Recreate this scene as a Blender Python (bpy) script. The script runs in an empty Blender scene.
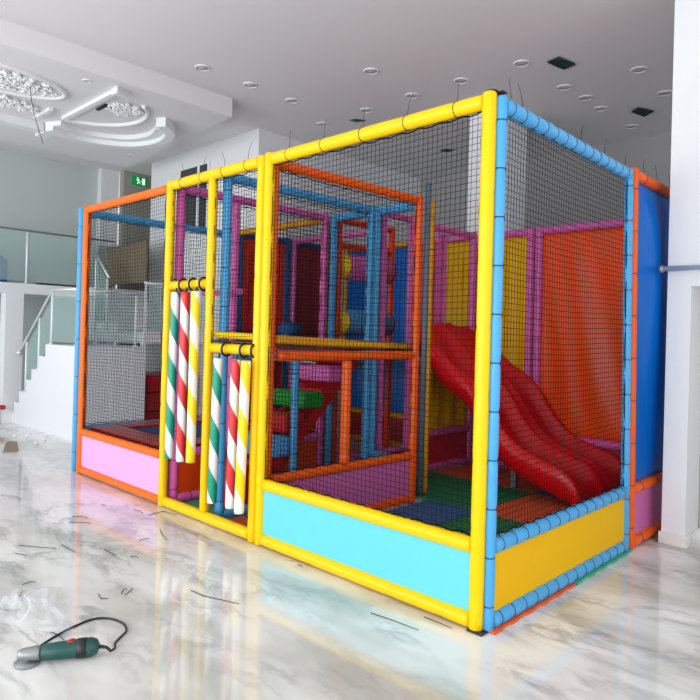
import bpy, bmesh, math, random
from mathutils import Vector, Matrix
random.seed(7)
V = Vector
PI = math.pi
sc = bpy.context.scene
COL = sc.collection

# ------------------------------------------------------------------ materials
def lin(c):
    return tuple((x/12.92 if x <= .04045 else ((x+.055)/1.055)**2.4) for x in c)
def rgb(r, g, b): return lin((r/255, g/255, b/255))
MATS = {}
def mat(name, col, rough=.5, metal=0, bump=0, bscale=40, var=0, vscale=6, coat=0, spec=.5, trans=0, emit=None, estr=0, alpha=1):
    if name in MATS: return MATS[name]
    m = bpy.data.materials.new(name); m.use_nodes = True
    nt = m.node_tree; b = nt.nodes['Principled BSDF']
    b.inputs['Base Color'].default_value = (*col, 1)
    b.inputs['Roughness'].default_value = rough
    b.inputs['Metallic'].default_value = metal
    b.inputs['Coat Weight'].default_value = coat
    b.inputs['Coat Roughness'].default_value = .08
    b.inputs['Specular IOR Level'].default_value = spec
    b.inputs['Transmission Weight'].default_value = trans
    b.inputs['Alpha'].default_value = alpha
    if emit:
        b.inputs['Emission Color'].default_value = (*emit, 1); b.inputs['Emission Strength'].default_value = estr
    tc = nt.nodes.new('ShaderNodeTexCoord')
    if var:
        n = nt.nodes.new('ShaderNodeTexNoise'); n.inputs['Scale'].default_value = vscale; n.inputs['Detail'].default_value = 4
        nt.links.new(tc.outputs['Object'], n.inputs['Vector'])
        mx = nt.nodes.new('ShaderNodeMix'); mx.data_type = 'RGBA'
        mx.inputs[6].default_value = (*[c*(1-var) for c in col], 1); mx.inputs[7].default_value = (*[min(1, c*(1+var)) for c in col], 1)
        nt.links.new(n.outputs['Fac'], mx.inputs[0]); nt.links.new(mx.outputs[2], b.inputs['Base Color'])
    if bump:
        n2 = nt.nodes.new('ShaderNodeTexNoise'); n2.inputs['Scale'].default_value = bscale; n2.inputs['Detail'].default_value = 3
        nt.links.new(tc.outputs['Object'], n2.inputs['Vector'])
        bp = nt.nodes.new('ShaderNodeBump'); bp.inputs['Strength'].default_value = bump; bp.inputs['Distance'].default_value = .01
        nt.links.new(n2.outputs['Fac'], bp.inputs['Height']); nt.links.new(bp.outputs['Normal'], b.inputs['Normal'])
    MATS[name] = m
    return m

def vinyl(name, c, rough=.32): return mat(name, c, rough, bump=.25, bscale=14, coat=.04, spec=.28)
YEL = vinyl('yellow_vinyl', rgb(248, 200, 0)); BLU = vinyl('blue_vinyl', rgb(76, 163, 219)); ORA = vinyl('orange_vinyl', rgb(236, 92, 14))
PNK = vinyl('pink_vinyl', rgb(220, 104, 178)); REDV = vinyl('red_vinyl', rgb(178, 18, 22)); DBL = vinyl('dark_blue_vinyl', rgb(28, 92, 152))
ORF = vinyl('light_orange_vinyl', rgb(240, 110, 20)); GRNV = vinyl('green_vinyl', rgb(12, 140, 40)); PNV = vinyl('light_pink_vinyl', rgb(215, 100, 175)); LBV = vinyl('light_blue_vinyl', rgb(95, 170, 225))
OCH = vinyl('ochre_vinyl', rgb(215, 150, 20)); VERM = vinyl('vermilion_vinyl', rgb(226, 66, 18)); GREYP = mat('grey_steel_paint', rgb(95, 110, 125), .4)
P_CYAN = mat('cyan_board', rgb(100, 205, 222), .5, var=.03); P_YEL = mat('golden_board', rgb(238, 182, 2), .55, var=.03, spec=.15)
P_LPINK = mat('pale_pink_board', rgb(238, 172, 236), .45, var=.03); P_PINK = mat('pink_board', rgb(205, 105, 165), .4, var=.05)
P_PINK2 = mat('rose_board', rgb(205, 110, 170), .3, var=.05); P_RED = mat('red_board', rgb(170, 28, 32), .4, var=.08)
P_REDB = mat('bright_red_board', rgb(205, 30, 40), .45, var=.05); P_ORED = mat('orange_red_board', rgb(222, 74, 14), .35, var=.04); P_BLUE = mat('blue_board', rgb(40, 110, 180), .4, var=.05)
T_ORA = mat('orange_tarpaulin', rgb(235, 80, 12), .36, bump=.5, bscale=4, spec=.35); T_YEL = mat('yellow_tarpaulin', rgb(222, 172, 0), .4, bump=.4, bscale=5, spec=.2)
T_BLU = mat('blue_tarpaulin', rgb(0, 100, 190), .35, bump=.5, bscale=5, spec=.3); T_MAR = mat('maroon_tarpaulin', rgb(158, 22, 20), .5, bump=.2, bscale=5)
T_RED = mat('brick_red_tarpaulin', rgb(218, 50, 14), .5, bump=.2, bscale=5)
BLK = mat('black_plastic', (.012, .012, .014), .4); NETM = mat('black_net_cord', (.006, .006, .007), .9, spec=.05)
SLIDE = mat('glossy_red_fibreglass', rgb(218, 6, 16), .22, coat=.05, bump=.04, bscale=8, spec=.28)
STEEL = mat('stainless_steel', (.76, .77, .78), .35, .55); WHT = mat('white_powder_coat', (.86, .88, .9), .35)
WALLW = mat('white_wall_paint', (.80, .81, .83), .75, bump=.06, bscale=60, var=.02, vscale=1.2)
WALLG = mat('grey_wall_paint', (.58, .62, .61), .8, bump=.06, bscale=60, var=.03, vscale=.8)
DARKW = mat('dark_pane', (.05, .055, .06), .3)
WALLD = mat('back_wall_paint_shaded', (.42, .41, .41), .85, bump=.06, bscale=60, var=.03, vscale=.8)  # wall paint darkened: shade at the back of the room put into its colour
WALLB = mat('beige_wall_paint', (.38, .37, .32), .85, bump=.06, bscale=60, var=.05, vscale=.8)
CEILM = mat('ceiling_paint', (.80, .79, .80), .85, bump=.03, bscale=30, var=.015, vscale=.7)
PLAST = mat('plaster', (.84, .85, .86), .6)
LAMP = mat('downlight_glass', (.60, .60, .60), .4); RING = mat('downlight_trim', (.80, .79, .80), .5)
DARKG = mat('vent_grille', (.012, .05, .04), .5)
MATG = mat('green_eva_foam', rgb(20, 120, 70), .7, bump=.4, bscale=200); MATO = mat('orange_eva_foam', rgb(225, 95, 45), .7, bump=.4, bscale=200)
MATB = mat('blue_eva_foam', rgb(48, 100, 150), .7, bump=.4, bscale=200); MATT = mat('teal_eva_foam', rgb(70, 170, 130), .7, bump=.4, bscale=200)
S_G = mat('green_stripe', rgb(0, 150, 120), .35); S_R = mat('red_stripe', rgb(215, 45, 50), .35); S_Y = mat('yellow_stripe', rgb(250, 220, 0), .35); S_W = mat('white_stripe', (.88, .88, .88), .35)
BROWN = mat('brown_board', rgb(125, 112, 92), .8, var=.08); CARD = mat('cardboard', rgb(150, 130, 112), .85, var=.08)
TOOLG = mat('tool_green', rgb(20, 75, 68), .4); TOOLR = mat('tool_red', rgb(190, 20, 25), .35); GREYM = mat('grey_metal', (.3, .31, .32), .4, .6)
BED = mat('trampoline_bed', rgb(30, 50, 120), .7, bump=.3, bscale=150)
EXITG = mat('exit_green', rgb(0, 120, 60), .4, emit=rgb(0, 150, 75), estr=.35); EXITW = mat('exit_white', (.9, .95, .9), .4, emit=(.8, 1, .85), estr=.6)
DARKR = mat('dark_red_vinyl', rgb(168, 24, 30), .3); DUSK = mat('dark_fabric', (.02, .018, .02), .8)
BLUES = mat('blue_sheet', rgb(50, 85, 160), .5)

def glass_mat():
    m = bpy.data.materials.new('milky_green_glass'); m.use_nodes = True; nt = m.node_tree; nt.nodes.clear()
    o = nt.nodes.new('ShaderNodeOutputMaterial'); t = nt.nodes.new('ShaderNodeBsdfTransparent'); t.inputs[0].default_value = (.93, .975, .965, 1)
    g = nt.nodes.new('ShaderNodeBsdfGlossy'); g.inputs['Roughness'].default_value = .25; g.inputs[0].default_value = (.8, .95, .92, 1)
    d = nt.nodes.new('ShaderNodeBsdfDiffuse'); d.inputs[0].default_value = (.55, .72, .70, 1)
    x0 = nt.nodes.new('ShaderNodeMixShader'); x0.inputs[0].default_value = .22  # diffuse share gives the panes an even milky tint
    x = nt.nodes.new('ShaderNodeMixShader'); x.inputs[0].default_value = .07
    L = nt.links.new
    L(t.outputs[0], x0.inputs[1]); L(d.outputs[0], x0.inputs[2]); L(x0.outputs[0], x.inputs[1]); L(g.outputs[0], x.inputs[2]); L(x.outputs[0], o.inputs[0])
    return m
GLASS = glass_mat()
def bag_mat():
    m = bpy.data.materials.new('translucent_plastic'); m.use_nodes = True; nt = m.node_tree; b = nt.nodes['Principled BSDF']
    b.inputs['Base Color'].default_value = (.9, .93, .96, 1); b.inputs['Roughness'].default_value = .2; b.inputs['Alpha'].default_value = .26
    return m
BAG = bag_mat()

def marble():
    m = bpy.data.materials.new('polished_marble'); m.use_nodes = True; nt = m.node_tree; b = nt.nodes['Principled BSDF']; L = nt.links.new
    tc = nt.nodes.new('ShaderNodeTexCoord')
    mp = nt.nodes.new('ShaderNodeMapping'); mp.inputs['Rotation'].default_value = (0, 0, math.radians(38)); mp.inputs['Scale'].default_value = (1.0, 2.3, 1)
    L(tc.outputs['Object'], mp.inputs[0])
    w = nt.nodes.new('ShaderNodeTexNoise'); w.inputs['Scale'].default_value = .8; w.inputs['Detail'].default_value = 5
    L(mp.outputs[0], w.inputs['Vector'])
    va = nt.nodes.new('ShaderNodeVectorMath'); va.operation = 'SCALE'; va.inputs['Scale'].default_value = 1.1; L(w.outputs['Color'], va.inputs[0])
    vb = nt.nodes.new('ShaderNodeVectorMath'); L(mp.outputs[0], vb.inputs[0]); L(va.outputs[0], vb.inputs[1])
    def vein(scale, lo, hi, sd):
        n = nt.nodes.new('ShaderNodeTexNoise'); n.inputs['Scale'].default_value = scale; n.inputs['Detail'].default_value = 6; n.inputs['Roughness'].default_value = .55
        o = nt.nodes.new('ShaderNodeVectorMath'); o.inputs[1].default_value = (sd, sd*2, 0); L(vb.outputs[0], o.inputs[0]); L(o.outputs[0], n.inputs['Vector'])
        s = nt.nodes.new('ShaderNodeMath'); s.operation = 'SUBTRACT'; s.inputs[1].default_value = .5; L(n.outputs['Fac'], s.inputs[0])
        a = nt.nodes.new('ShaderNodeMath'); a.operation = 'ABSOLUTE'; L(s.outputs[0], a.inputs[0])
        r = nt.nodes.new('ShaderNodeMapRange'); r.inputs[1].default_value = lo; r.inputs[2].default_value = hi; r.inputs[3].default_value = 1; r.inputs[4].default_value = 0; L(a.outputs[0], r.inputs[0])
        return r.outputs[0]
    v1 = vein(1.3, 0, .055, 0); v2 = vein(2.6, 0, .04, 7)
    msk = nt.nodes.new('ShaderNodeTexNoise'); msk.inputs['Scale'].default_value = 1.6; L(mp.outputs[0], msk.inputs['Vector'])
    mr = nt.nodes.new('ShaderNodeMapRange'); mr.inputs[1].default_value = .42; mr.inputs[2].default_value = .62; L(msk.outputs['Fac'], mr.inputs[0])
    cl = nt.nodes.new('ShaderNodeTexNoise'); cl.inputs['Scale'].default_value = 1.1; cl.inputs['Detail'].default_value = 3; L(vb.outputs[0], cl.inputs['Vector'])
    cr = nt.nodes.new('ShaderNodeValToRGB'); e = cr.color_ramp.elements
    e[0].position = .3; e[0].color = (.52, .50, .45, 1); e[1].position = .58; e[1].color = (.84, .83, .81, 1)
    L(cl.outputs['Fac'], cr.inputs[0])
    def mixc(fac, c, prev, k):
        f = nt.nodes.new('ShaderNodeMath'); f.operation = 'MULTIPLY'; f.inputs[1].default_value = k; L(fac, f.inputs[0])
        x = nt.nodes.new('ShaderNodeMix'); x.data_type = 'RGBA'; L(f.outputs[0], x.inputs[0]); L(prev, x.inputs[6]); x.inputs[7].default_value = (*c, 1)
        return x.outputs[2]
    ml = nt.nodes.new('ShaderNodeMath'); ml.operation = 'MULTIPLY'; L(v1, ml.inputs[0]); L(mr.outputs[0], ml.inputs[1])
    c1 = mixc(ml.outputs[0], (.22, .23, .25), cr.outputs[0], .55)
    ml2 = nt.nodes.new('ShaderNodeMath'); ml2.operation = 'MULTIPLY'; L(v2, ml2.inputs[0]); L(mr.outputs[0], ml2.inputs[1])
    c2 = mixc(ml2.outputs[0], (.35, .33, .32), c1, .4)
    L(c2, b.inputs['Base Color'])
    b.inputs['Roughness'].default_value = .06; b.inputs['Specular IOR Level'].default_value = .75
    return m
MARBLE = marble()

# ------------------------------------------------------------------ mesh builder
def catmull(P, n):
    out = []
    for i in range(len(P)-1):
        p0 = P[max(i-1, 0)]; p1 = P[i]; p2 = P[i+1]; p3 = P[min(i+2, len(P)-1)]
        for k in range(n):
            t = k/n
            out.append(tuple(.5*((2*p1[j])+(-p0[j]+p2[j])*t+(2*p0[j]-5*p1[j]+4*p2[j]-p3[j])*t*t+(-p0[j]+3*p1[j]-3*p2[j]+p3[j])*t**3) for j in range(len(p1))))
    out.append(tuple(P[-1])); return out
class MB:
    def __init__(s): s.v = []; s.f = []; s.mi = []; s.sm = []
    def add(s, vs, fs, mi=0, sm=False):
        o = len(s.v); s.v += [tuple(p) for p in vs]
        for f in fs: s.f.append(tuple(i+o for i in f)); s.mi.append(mi); s.sm.append(sm)
        return s
    def box(s, a, b, mi=0):
        x0, y0, z0 = [min(a[i], b[i]) for i in range(3)]; x1, y1, z1 = [max(a[i], b[i]) for i in range(3)]
        return s.add([(x0,y0,z0),(x1,y0,z0),(x1,y1,z0),(x0,y1,z0),(x0,y0,z1),(x1,y0,z1),(x1,y1,z1),(x0,y1,z1)],
                     [(0,3,2,1),(4,5,6,7),(0,1,5,4),(1,2,6,5),(2,3,7,6),(3,0,4,7)], mi)
    def rbox(s, a, b, r=.02, mi=0, seg=3):
        bm = bmesh.new(); bmesh.ops.create_cube(bm, size=1)
        c = [(a[i]+b[i])/2 for i in range(3)]; d = [abs(b[i]-a[i]) for i in range(3)]
        bmesh.ops.scale(bm, vec=d, verts=bm.verts); bmesh.ops.translate(bm, vec=c, verts=bm.verts)
        bmesh.ops.bevel(bm, geom=bm.edges[:], offset=min(r, min(d)*.49), segments=seg, affect='EDGES', profile=.6)
        bm.verts.index_update()
        s.add([v.co[:] for v in bm.verts], [[v.index for v in f.verts] for f in bm.faces], mi, True); bm.free(); return s
    def tube(s, path, r, n=8, mi=0, cap=True, sm=True, closed=False):
        P = [V(p) for p in path]; k = len(P); rr = r if isinstance(r, (list, tuple)) else [r]*k
        t0 = (P[1]-P[0]).normalized(); up = V((0,0,1)) if abs(t0.z) < .9 else V((1,0,0))
        u = t0.cross(up).normalized(); vs = []
        for i in range(k):
            if closed: t = (P[(i+1) % k]-P[i-1]).normalized()
            else: t = (P[min(i+1, k-1)]-P[max(i-1, 0)]).normalized()
            u = (u - t*u.dot(t)).normalized(); w = t.cross(u)
            for j in range(n):
                a = 2*PI*j/n; vs.append(P[i]+(u*math.cos(a)+w*math.sin(a))*rr[i])
        fs = []
        for i in range(k if closed else k-1):
            for j in range(n):
                i2 = (i+1) % k
                fs.append((i*n+j, i*n+(j+1) % n, i2*n+(j+1) % n, i2*n+j))
        if cap and not closed: fs += [tuple(range(n-1, -1, -1)), tuple((k-1)*n+j for j in range(n))]
        return s.add(vs, fs, mi, sm)
    def prism(s, poly, h0, h1, axis='z', mi=0):
        def m(p, h):
            if axis == 'z': return (p[0], p[1], h)
            if axis == 'y': return (p[0], h, p[1])
            return (h, p[0], p[1])
        n = len(poly); vs = [m(p, h0) for p in poly]+[m(p, h1) for p in poly]
        return s.add(vs, [tuple(range(n-1,-1,-1)), tuple(range(n, 2*n))]+[(i, (i+1) % n, n+(i+1) % n, n+i) for i in range(n)], mi)
    def grid(s, fn, nu, nv, mi=0, sm=True):
        vs = [fn(i/nu, j/nv) for i in range(nu+1) for j in range(nv+1)]
        fs = [(i*(nv+1)+j, (i+1)*(nv+1)+j, (i+1)*(nv+1)+j+1, i*(nv+1)+j+1) for i in range(nu) for j in range(nv)]
        return s.add(vs, fs, mi, sm)
    def ball(s, c, r, nu=10, nv=8, sc=(1,1,1), mi=0):
        vs = []; fs = []
        for i in range(nv+1):
            th = PI*i/nv
            for j in range(nu):
                a = 2*PI*j/nu; vs.append((c[0]+r*sc[0]*math.sin(th)*math.cos(a), c[1]+r*sc[1]*math.sin(th)*math.sin(a), c[2]+r*sc[2]*math.cos(th)))
        for i in range(nv):
            for j in range(nu): fs.append((i*nu+j, (i+1)*nu+j, (i+1)*nu+(j+1) % nu, i*nu+(j+1) % nu))
        return s.add(vs, fs, mi, True)
    def build(s, name, mats, parent=None, thick=0, merge=False):
        org = parent['_w'] if parent is not None else (0,0,0)
        me = bpy.data.meshes.new(name)
        me.from_pydata([(a-org[0], b-org[1], c-org[2]) for a, b, c in s.v], [], s.f)
        for m in (mats if isinstance(mats, (list, tuple)) else [mats]): me.materials.append(m)
        me.polygons.foreach_set('material_index', s.mi); me.polygons.foreach_set('use_smooth', s.sm)
        bm = bmesh.new(); bm.from_mesh(me)
        if merge: bmesh.ops.remove_doubles(bm, verts=bm.verts, dist=1e-5)
        if not thick: bmesh.ops.recalc_face_normals(bm, faces=bm.faces)
        bm.to_mesh(me); bm.free(); me.update()
        o = bpy.data.objects.new(name, me); COL.objects.link(o)
        if parent is not None:
            o.parent = parent; o['_w'] = tuple(org)
        else: o['_w'] = (0,0,0)
        if thick:
            md = o.modifiers.new('solid', 'SOLIDIFY'); md.thickness = thick; md.offset = 0
        return o
def recentre(o):          # put a single-mesh thing's origin at its base
    me = o.data; xs = [v.co for v in me.vertices]
    lo = [min(v[i] for v in xs) for i in range(3)]; hi = [max(v[i] for v in xs) for i in range(3)]
    c = V(((lo[0]+hi[0])/2, (lo[1]+hi[1])/2, lo[2])); me.transform(Matrix.Translation(-c)); o.location = c; o['_w'] = tuple(c)
    return o
def tag(o, label, cat, group=None, kind=None):
    o['label'] = label; o['category'] = cat
    if group: o['group'] = group
    if kind: o['kind'] = kind
    return o
def thing(name, label, cat, loc, group=None):
    o = bpy.data.objects.new(name, None); COL.objects.link(o); o.location = loc; o['_w'] = tuple(loc); o.empty_display_size = .1
    return tag(o, label, cat, group)
def struct(name, mb, m, parent=None):
    o = mb.build(name, m, parent)
    if parent is None: o['kind'] = 'structure'; recentre(o)
    return o
def single(name, mb, m, label, cat, group=None, thick=0):
    o = recentre(mb.build(name, m, None, thick)); return tag(o, label, cat, group)

# ------------------------------------------------------------------ play frame parts
R = .038
TIE_MESH = {}
def tie_mesh(axis, tail, r):
    k = (axis, tail, round(r, 3))
    if k in TIE_MESH: return TIE_MESH[k]
    mb = MB(); n = 14; d = V({'x':(1,0,0),'y':(0,1,0),'z':(0,0,1)}[axis]); a = V((0,0,1)) if axis != 'z' else V((1,0,0)); b = d.cross(a)
    ring = [(a*math.cos(2*PI*i/n)+b*math.sin(2*PI*i/n))*(r) for i in range(n)]
    mb.tube(ring, .0028, 5, closed=True)
    if tail:
        p = [V((0,0,r)) + d*.0 , V((0,0,r+.03))+d*.006, V((0,0,r+.075))-d*.012*tail, V((0,0,r+.125))-d*.045*tail]
        mb.tube(p, [.0028,.0022,.002,.0016], 4)
    me = bpy.data.meshes.new('cable_tie'); me.from_pydata(mb.v, [], mb.f); me.materials.append(BLK)
    TIE_MESH[k] = me; return me
def pad(name, a, b, r, m, parent, ties=None, spacing=.3, show=True, tails=0, depth=.10, offs=0):
    """foam padded tube from a to b, pinched where cable ties hold it"""
    a = V(a); b = V(b); L = (b-a).length; d = (b-a)/L
    if ties is None:
        n = max(1, round(L/spacing)); ties = [L*(i+.5)/n+offs for i in range(n)]
    st = {0: r*.80, .012: r, L-.012: r*1.0, L: r*.80}
    for t in ties:
        st[t] = r*(1-depth)
        for q in (.02, .06):
            for s_ in (-1, 1):
                if .02 < t+s_*q < L-.02: st[t+s_*q] = r*(1.0 if q == .02 else 1.02)
    ks = sorted(st); P = []
    for k in ks: P.append(a+d*k)
    mb = MB(); mb.tube(P, [st[k]*random.uniform(.985, 1.015) for k in ks], 14)
    o = mb.build(name, m, parent)
    ax = 'xyz'[max(range(3), key=lambda i: abs(d[i]))]
    if show:
        w = V(o['_w'])
        for t in ties:
            tl = 0
            if tails and random.random() < tails: tl = random.choice((-1, 1, .4, -.3))
            c = bpy.data.objects.new('cable_tie', tie_mesh(ax, tl, r*(1-depth)+.001)); c.parent = o; c.location = a+d*t-w; COL.objects.link(c)
    return o
def net(parent, a, u, L, z0, z1, cell=.033, cr=.0016, sag=.006, m=None, edge=True, flat=None, name='net'):
    """knotted net spanning from point a (x,y) along unit u (x,y) for L, z0..z1"""
    mb = MB(); nx = max(2, round(L/cell)); nz = max(2, round((z1-z0)/cell))
    U = V((u[0], u[1], 0)); A = V((a[0], a[1], 0)); N = V((-u[1], u[0], 0))
    ph = random.uniform(0, 6)
    def pt(s, t):
        x = s*L; z = z0+t*(z1-z0)
        e = math.sin(PI*s)*math.sin(PI*t)
        wob = .004*math.sin(9*s+ph)+.005*math.sin(7*t+3*s+ph)
        return A+U*(x+.010*math.sin(5*t+ph)*math.sin(PI*s))+N*(sag*2*e)+V((0,0,z-sag*1.5*math.sin(PI*s)+wob*e))
    for i in range(nx+1):
        mb.tube([pt(i/nx, k/12) for k in range(13)], cr, 3, cap=False, sm=False)
    for j in range(nz+1):
        mb.tube([pt(k/12, j/nz) for k in range(13)], cr, 3, cap=False, sm=False)
    if edge:
        for t in (0, 1):
            mb.tube([pt(k/40, t)+V((0,0,(.020 if t == 0 else -.014)*abs(math.sin(k/40*PI*max(3, round(L/.14)))))) for k in range(41)], .0042, 4)
        for s_ in (0.003, .997):
            mb.tube([pt(s_, k/30)+U*(.006*math.sin(k*1.3)) for k in range(31)], .0038, 4)
    return mb.build(name, m or NETM, parent)
def tarp(parent, a, u, L, z0, z1, m, bulge=.02, seed=0, name='tarpaulin'):
    U = V((u[0], u[1], 0)); A = V((a[0], a[1], 0)); N = V((-u[1], u[0], 0))
    rn = random.Random(seed); ws = [(rn.uniform(2, 9), rn.uniform(-4, 4), rn.uniform(0, 6), rn.uniform(.3, 1)) for _ in range(6)]
    fold = L > 1.5
    def f(s, t):
        e = min(1, 8*s, 8*(1-s), 8*t, 8*(1-t)); w = sum(k[3]*math.sin(k[0]*3*s+k[1]*2*t+k[2]) for k in ws)*(.010 if not fold else .013)+(.018*math.sin(14*s+5*t+seed)*math.sin(PI*t) if fold else 0)
        return A+U*(s*L)+V((0,0,z0+t*(z1-z0)))+N*(bulge*math.sin(PI*s)*math.sin(PI*t)**.6+w*e)
    mb = MB(); mb.grid(f, 40, 40); return mb.build(name, m, parent, thick=.003)
def board(parent, a, b, z0, z1, m, t=.012, name='base_panel'):
    a = V((a[0], a[1], 0)); b = V((b[0], b[1], 0)); d = (b-a).normalized(); n = V((-d.y, d.x, 0))*t/2
    vs = [a-n, b-n, b+n, a+n]; mb = MB()
    mb.add([(p.x, p.y, z0) for p in vs]+[(p.x, p.y, z1) for p in vs], [(0,3,2,1),(4,5,6,7),(0,1,5,4),(1,2,6,5),(2,3,7,6),(3,0,4,7)])
    return mb.build(name, m, parent)
TOP = 2.728
LOW = .432
def frame(label, col, a, b, rails=(LOW, .048), top=TOP, base=None, netz=None, tarpc=None, posts=(1, 1), show=True, spacing=.3, railsp=None, tails=0,
          showtop=None, bulge=.02, r=R, rr=None, toprail=True, name='frame_panel', group=None, depth=.10, seed=0, z0=0, netcr=.0016):
    a = V((a[0], a[1], 0)); b = V((b[0], b[1], 0)); L = (b-a).length; d = (b-a)/L
    t = thing(name, label, 'frame', (a+(b-a)/2+V((0,0,z0)))[:], group)
    railsp = railsp or spacing
    showtop = show if showtop is None else showtop
    rr = rr or r
    for k, p in enumerate((a, b)):
        if posts[k]: pad('post', p+V((0,0,z0+.004)), p+V((0,0,top+.045)), r, col, t, spacing=spacing, show=show, depth=depth)
    i0 = a+d*(r*.8 if posts[0] else 0); i1 = b-d*(r*.8 if posts[1] else 0)
    if toprail: pad('rail', i0+V((0,0,top)), i1+V((0,0,top)), rr, col, t, spacing=railsp, show=showtop, tails=tails, depth=depth)
    for z in rails: pad('rail', i0+V((0,0,z)), i1+V((0,0,z)), rr, col, t, spacing=railsp, show=show, depth=depth)
    if base: board(t, a+d*r*.6, b-d*r*.6, rails[-1]+.02, rails[0]-.02 if len(rails) > 1 else rails[0]-.02, base)
    if netz: net(t, a+d*r*.9, (d.x, d.y), L-r*1.8, netz[0], netz[1], cr=netcr)
    if tarpc: tarp(t, a+d*r*.7, (d.x, d.y), L-r*1.4, rails[0]+.03, top-.03, tarpc, bulge, seed)
    return t

def lean(t, a, b, oa, ob, zt=2.75):
    """hand-built frame leaning a little: its top is off by oa at end a and ob at end b"""
    a = V((*a, 0)); d = V((*b, 0))-a; L2 = d.length_squared; w = V(t['_w']); seen = set()
    def off(p): k = min(1, max(0, (V((p.x, p.y, 0))-a).dot(d)/L2)); return (V((*oa, 0))*(1-k)+V((*ob, 0))*k)*(p.z/zt)
    for o in list(COL.objects):
        if o.type == 'MESH' and (o.parent == t or (o.parent and o.parent.parent == t)):
            if o.name.startswith('cable_tie'): o.location += off(V(o.location)+w)
            else:
                for v in o.data.vertices: v.co += off(v.co+w)
# ---- front row
frame('yellow padded frame with black net over light blue base board, nearest front bay', YEL, (-1.78, 0), (0, 0), base=P_CYAN, netz=(LOW+.04, TOP-.04), rr=.042,
      spacing=.34, railsp=.34, tails=1, seed=1, show=False, showtop=True, depth=.05)
f2 = thing('frame_panel', 'yellow padded double doorway frame with striped rollers hanging from its two crossbars', 'frame', (-2.5, 0, 0))
for x in (-3.105, -2.48, -1.862): pad('post', (x, 0, .004 if x != -2.48 else .09), (x, 0, TOP+.04 if x != -2.48 else TOP-.03), R if x != -2.48 else .036, YEL, f2, spacing=.34, show=False, depth=.05)
pad('rail', (-3.07, 0, TOP), (-1.895, 0, TOP), .042, YEL, f2, spacing=.27, tails=1); pad('rail', (-3.07, 0, .05), (-1.895, 0, .05), .042, YEL, f2, spacing=.34, show=False, depth=.05)
pad('crossbar', (-3.07, 0, 1.875), (-2.51, 0, 1.875), .038, YEL, f2, spacing=.6, show=False); pad('crossbar', (-2.45, 0, 1.372), (-1.895, 0, 1.372), .038, YEL, f2, spacing=.6, show=False)
net(f2, (-3.075, 0), (1, 0), .56, 1.91, TOP-.04); net(f2, (-2.45, 0), (1, 0), .555, 1.41, TOP-.04)
mb = MB(); mb.tube([(-2.45, .0, 1.425), (-1.89, .0, 1.425)], .010, 6); mb.build('net_hem', BLK, f2)
pad('padding_rail', (-2.45, .045, 1.475), (-1.89, .045, 1.465), .026, YEL, f2, spacing=.3, show=False)
frame('orange padded frame with black net over a pale pink base board, far left front bay', ORF, (-4.735, 0), (-3.15, 0), base=P_LPINK, netz=(LOW+.04, TOP-.05), posts=(1, 0), top=TOP-.02, spacing=.34, seed=2, show=False, depth=.05, tails=0)
frame('light blue padded side frame with black net at the far left end, beside the trampoline', BLU, (-4.90, .02), (-4.83, 1.80), base=P_BLUE, netz=(LOW+.04, TOP-.05), spacing=.4, top=TOP-.02, netcr=.0010)
# ---- right side
f5 = frame('light blue padded frame with black net over a golden yellow board, right side', BLU, (.046, .042), (.050, 1.87), base=P_YEL, netz=(LOW+.04, TOP-.04),
      spacing=.24, railsp=.13, tails=.25, depth=.14, posts=(1, 1), r=.030, rr=.042, top=TOP-.02)
f6 = frame('orange padded frame with bulging blue tarpaulin and rose pink board, beside the white wall', ORA, (.055, 1.95), (.055, 3.82), base=P_PINK2, tarpc=T_BLU, bulge=-.06, spacing=.3, tails=.7, seed=5, r=.033, rr=.04)
lean(f5, (.05, .045), (.05, 1.87), (0, 0), (-.028, -.026)); lean(f6, (.055, 1.95), (.055, 3.82), (-.028, -.026), (-.028, -.026))
# ---- partition between slide area and stairs
pt_ = frame('orange padded partition frame with black net and pink base board, behind the front corner', ORA, (-1.825, .078), (-1.78, 1.72), base=P_PINK, netz=(LOW+.04, TOP-.04), spacing=.18, show=False)
pad('middle_rail', (-1.78, .12, 1.335), (-1.78, 1.69, 1.335), R, ORA, pt_, spacing=.18, show=False)
mb = MB(); mb.tube([(-1.80, .13, 1.395), (-1.79, .9, 1.385), (-1.785, 1.68, 1.380)], .009, 6); mb.build('net_hem', BLK, pt_)
pad('padding_rail', (-1.83, .13, 1.452), (-1.83, 1.68, 1.405), .034, OCH, pt_, spacing=.3, show=False)
pad('middle_post', (-1.78, .84, LOW+.04), (-1.78, .84, 1.295), .04, ORA, pt_, spacing=.18, show=False)
t = thing('support_pole', 'thin yellow padded pole beside the grey pole, left of the red slide', 'pole', (-1.92, 2.1, 0)); pad('padding', (-1.92, 2.1, .005), (-1.92, 2.1, TOP+.08), .032, OCH, t, spacing=.3)
t = thing('support_pole', 'slim bare grey pole next to the orange partition frame', 'pole', (-1.87, 1.97, 0)); mb = MB(); mb.tube([(-1.87, 1.97, .005), (-1.87, 1.97, TOP+.22)], .028, 12); mb.build('pipe', GREYP, t)
mb = MB(); mb.tube([(-1.87, 1.97, .004), (-1.87, 1.97, .02)], .045, 12); mb.build('foot', BLK, t)
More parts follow.
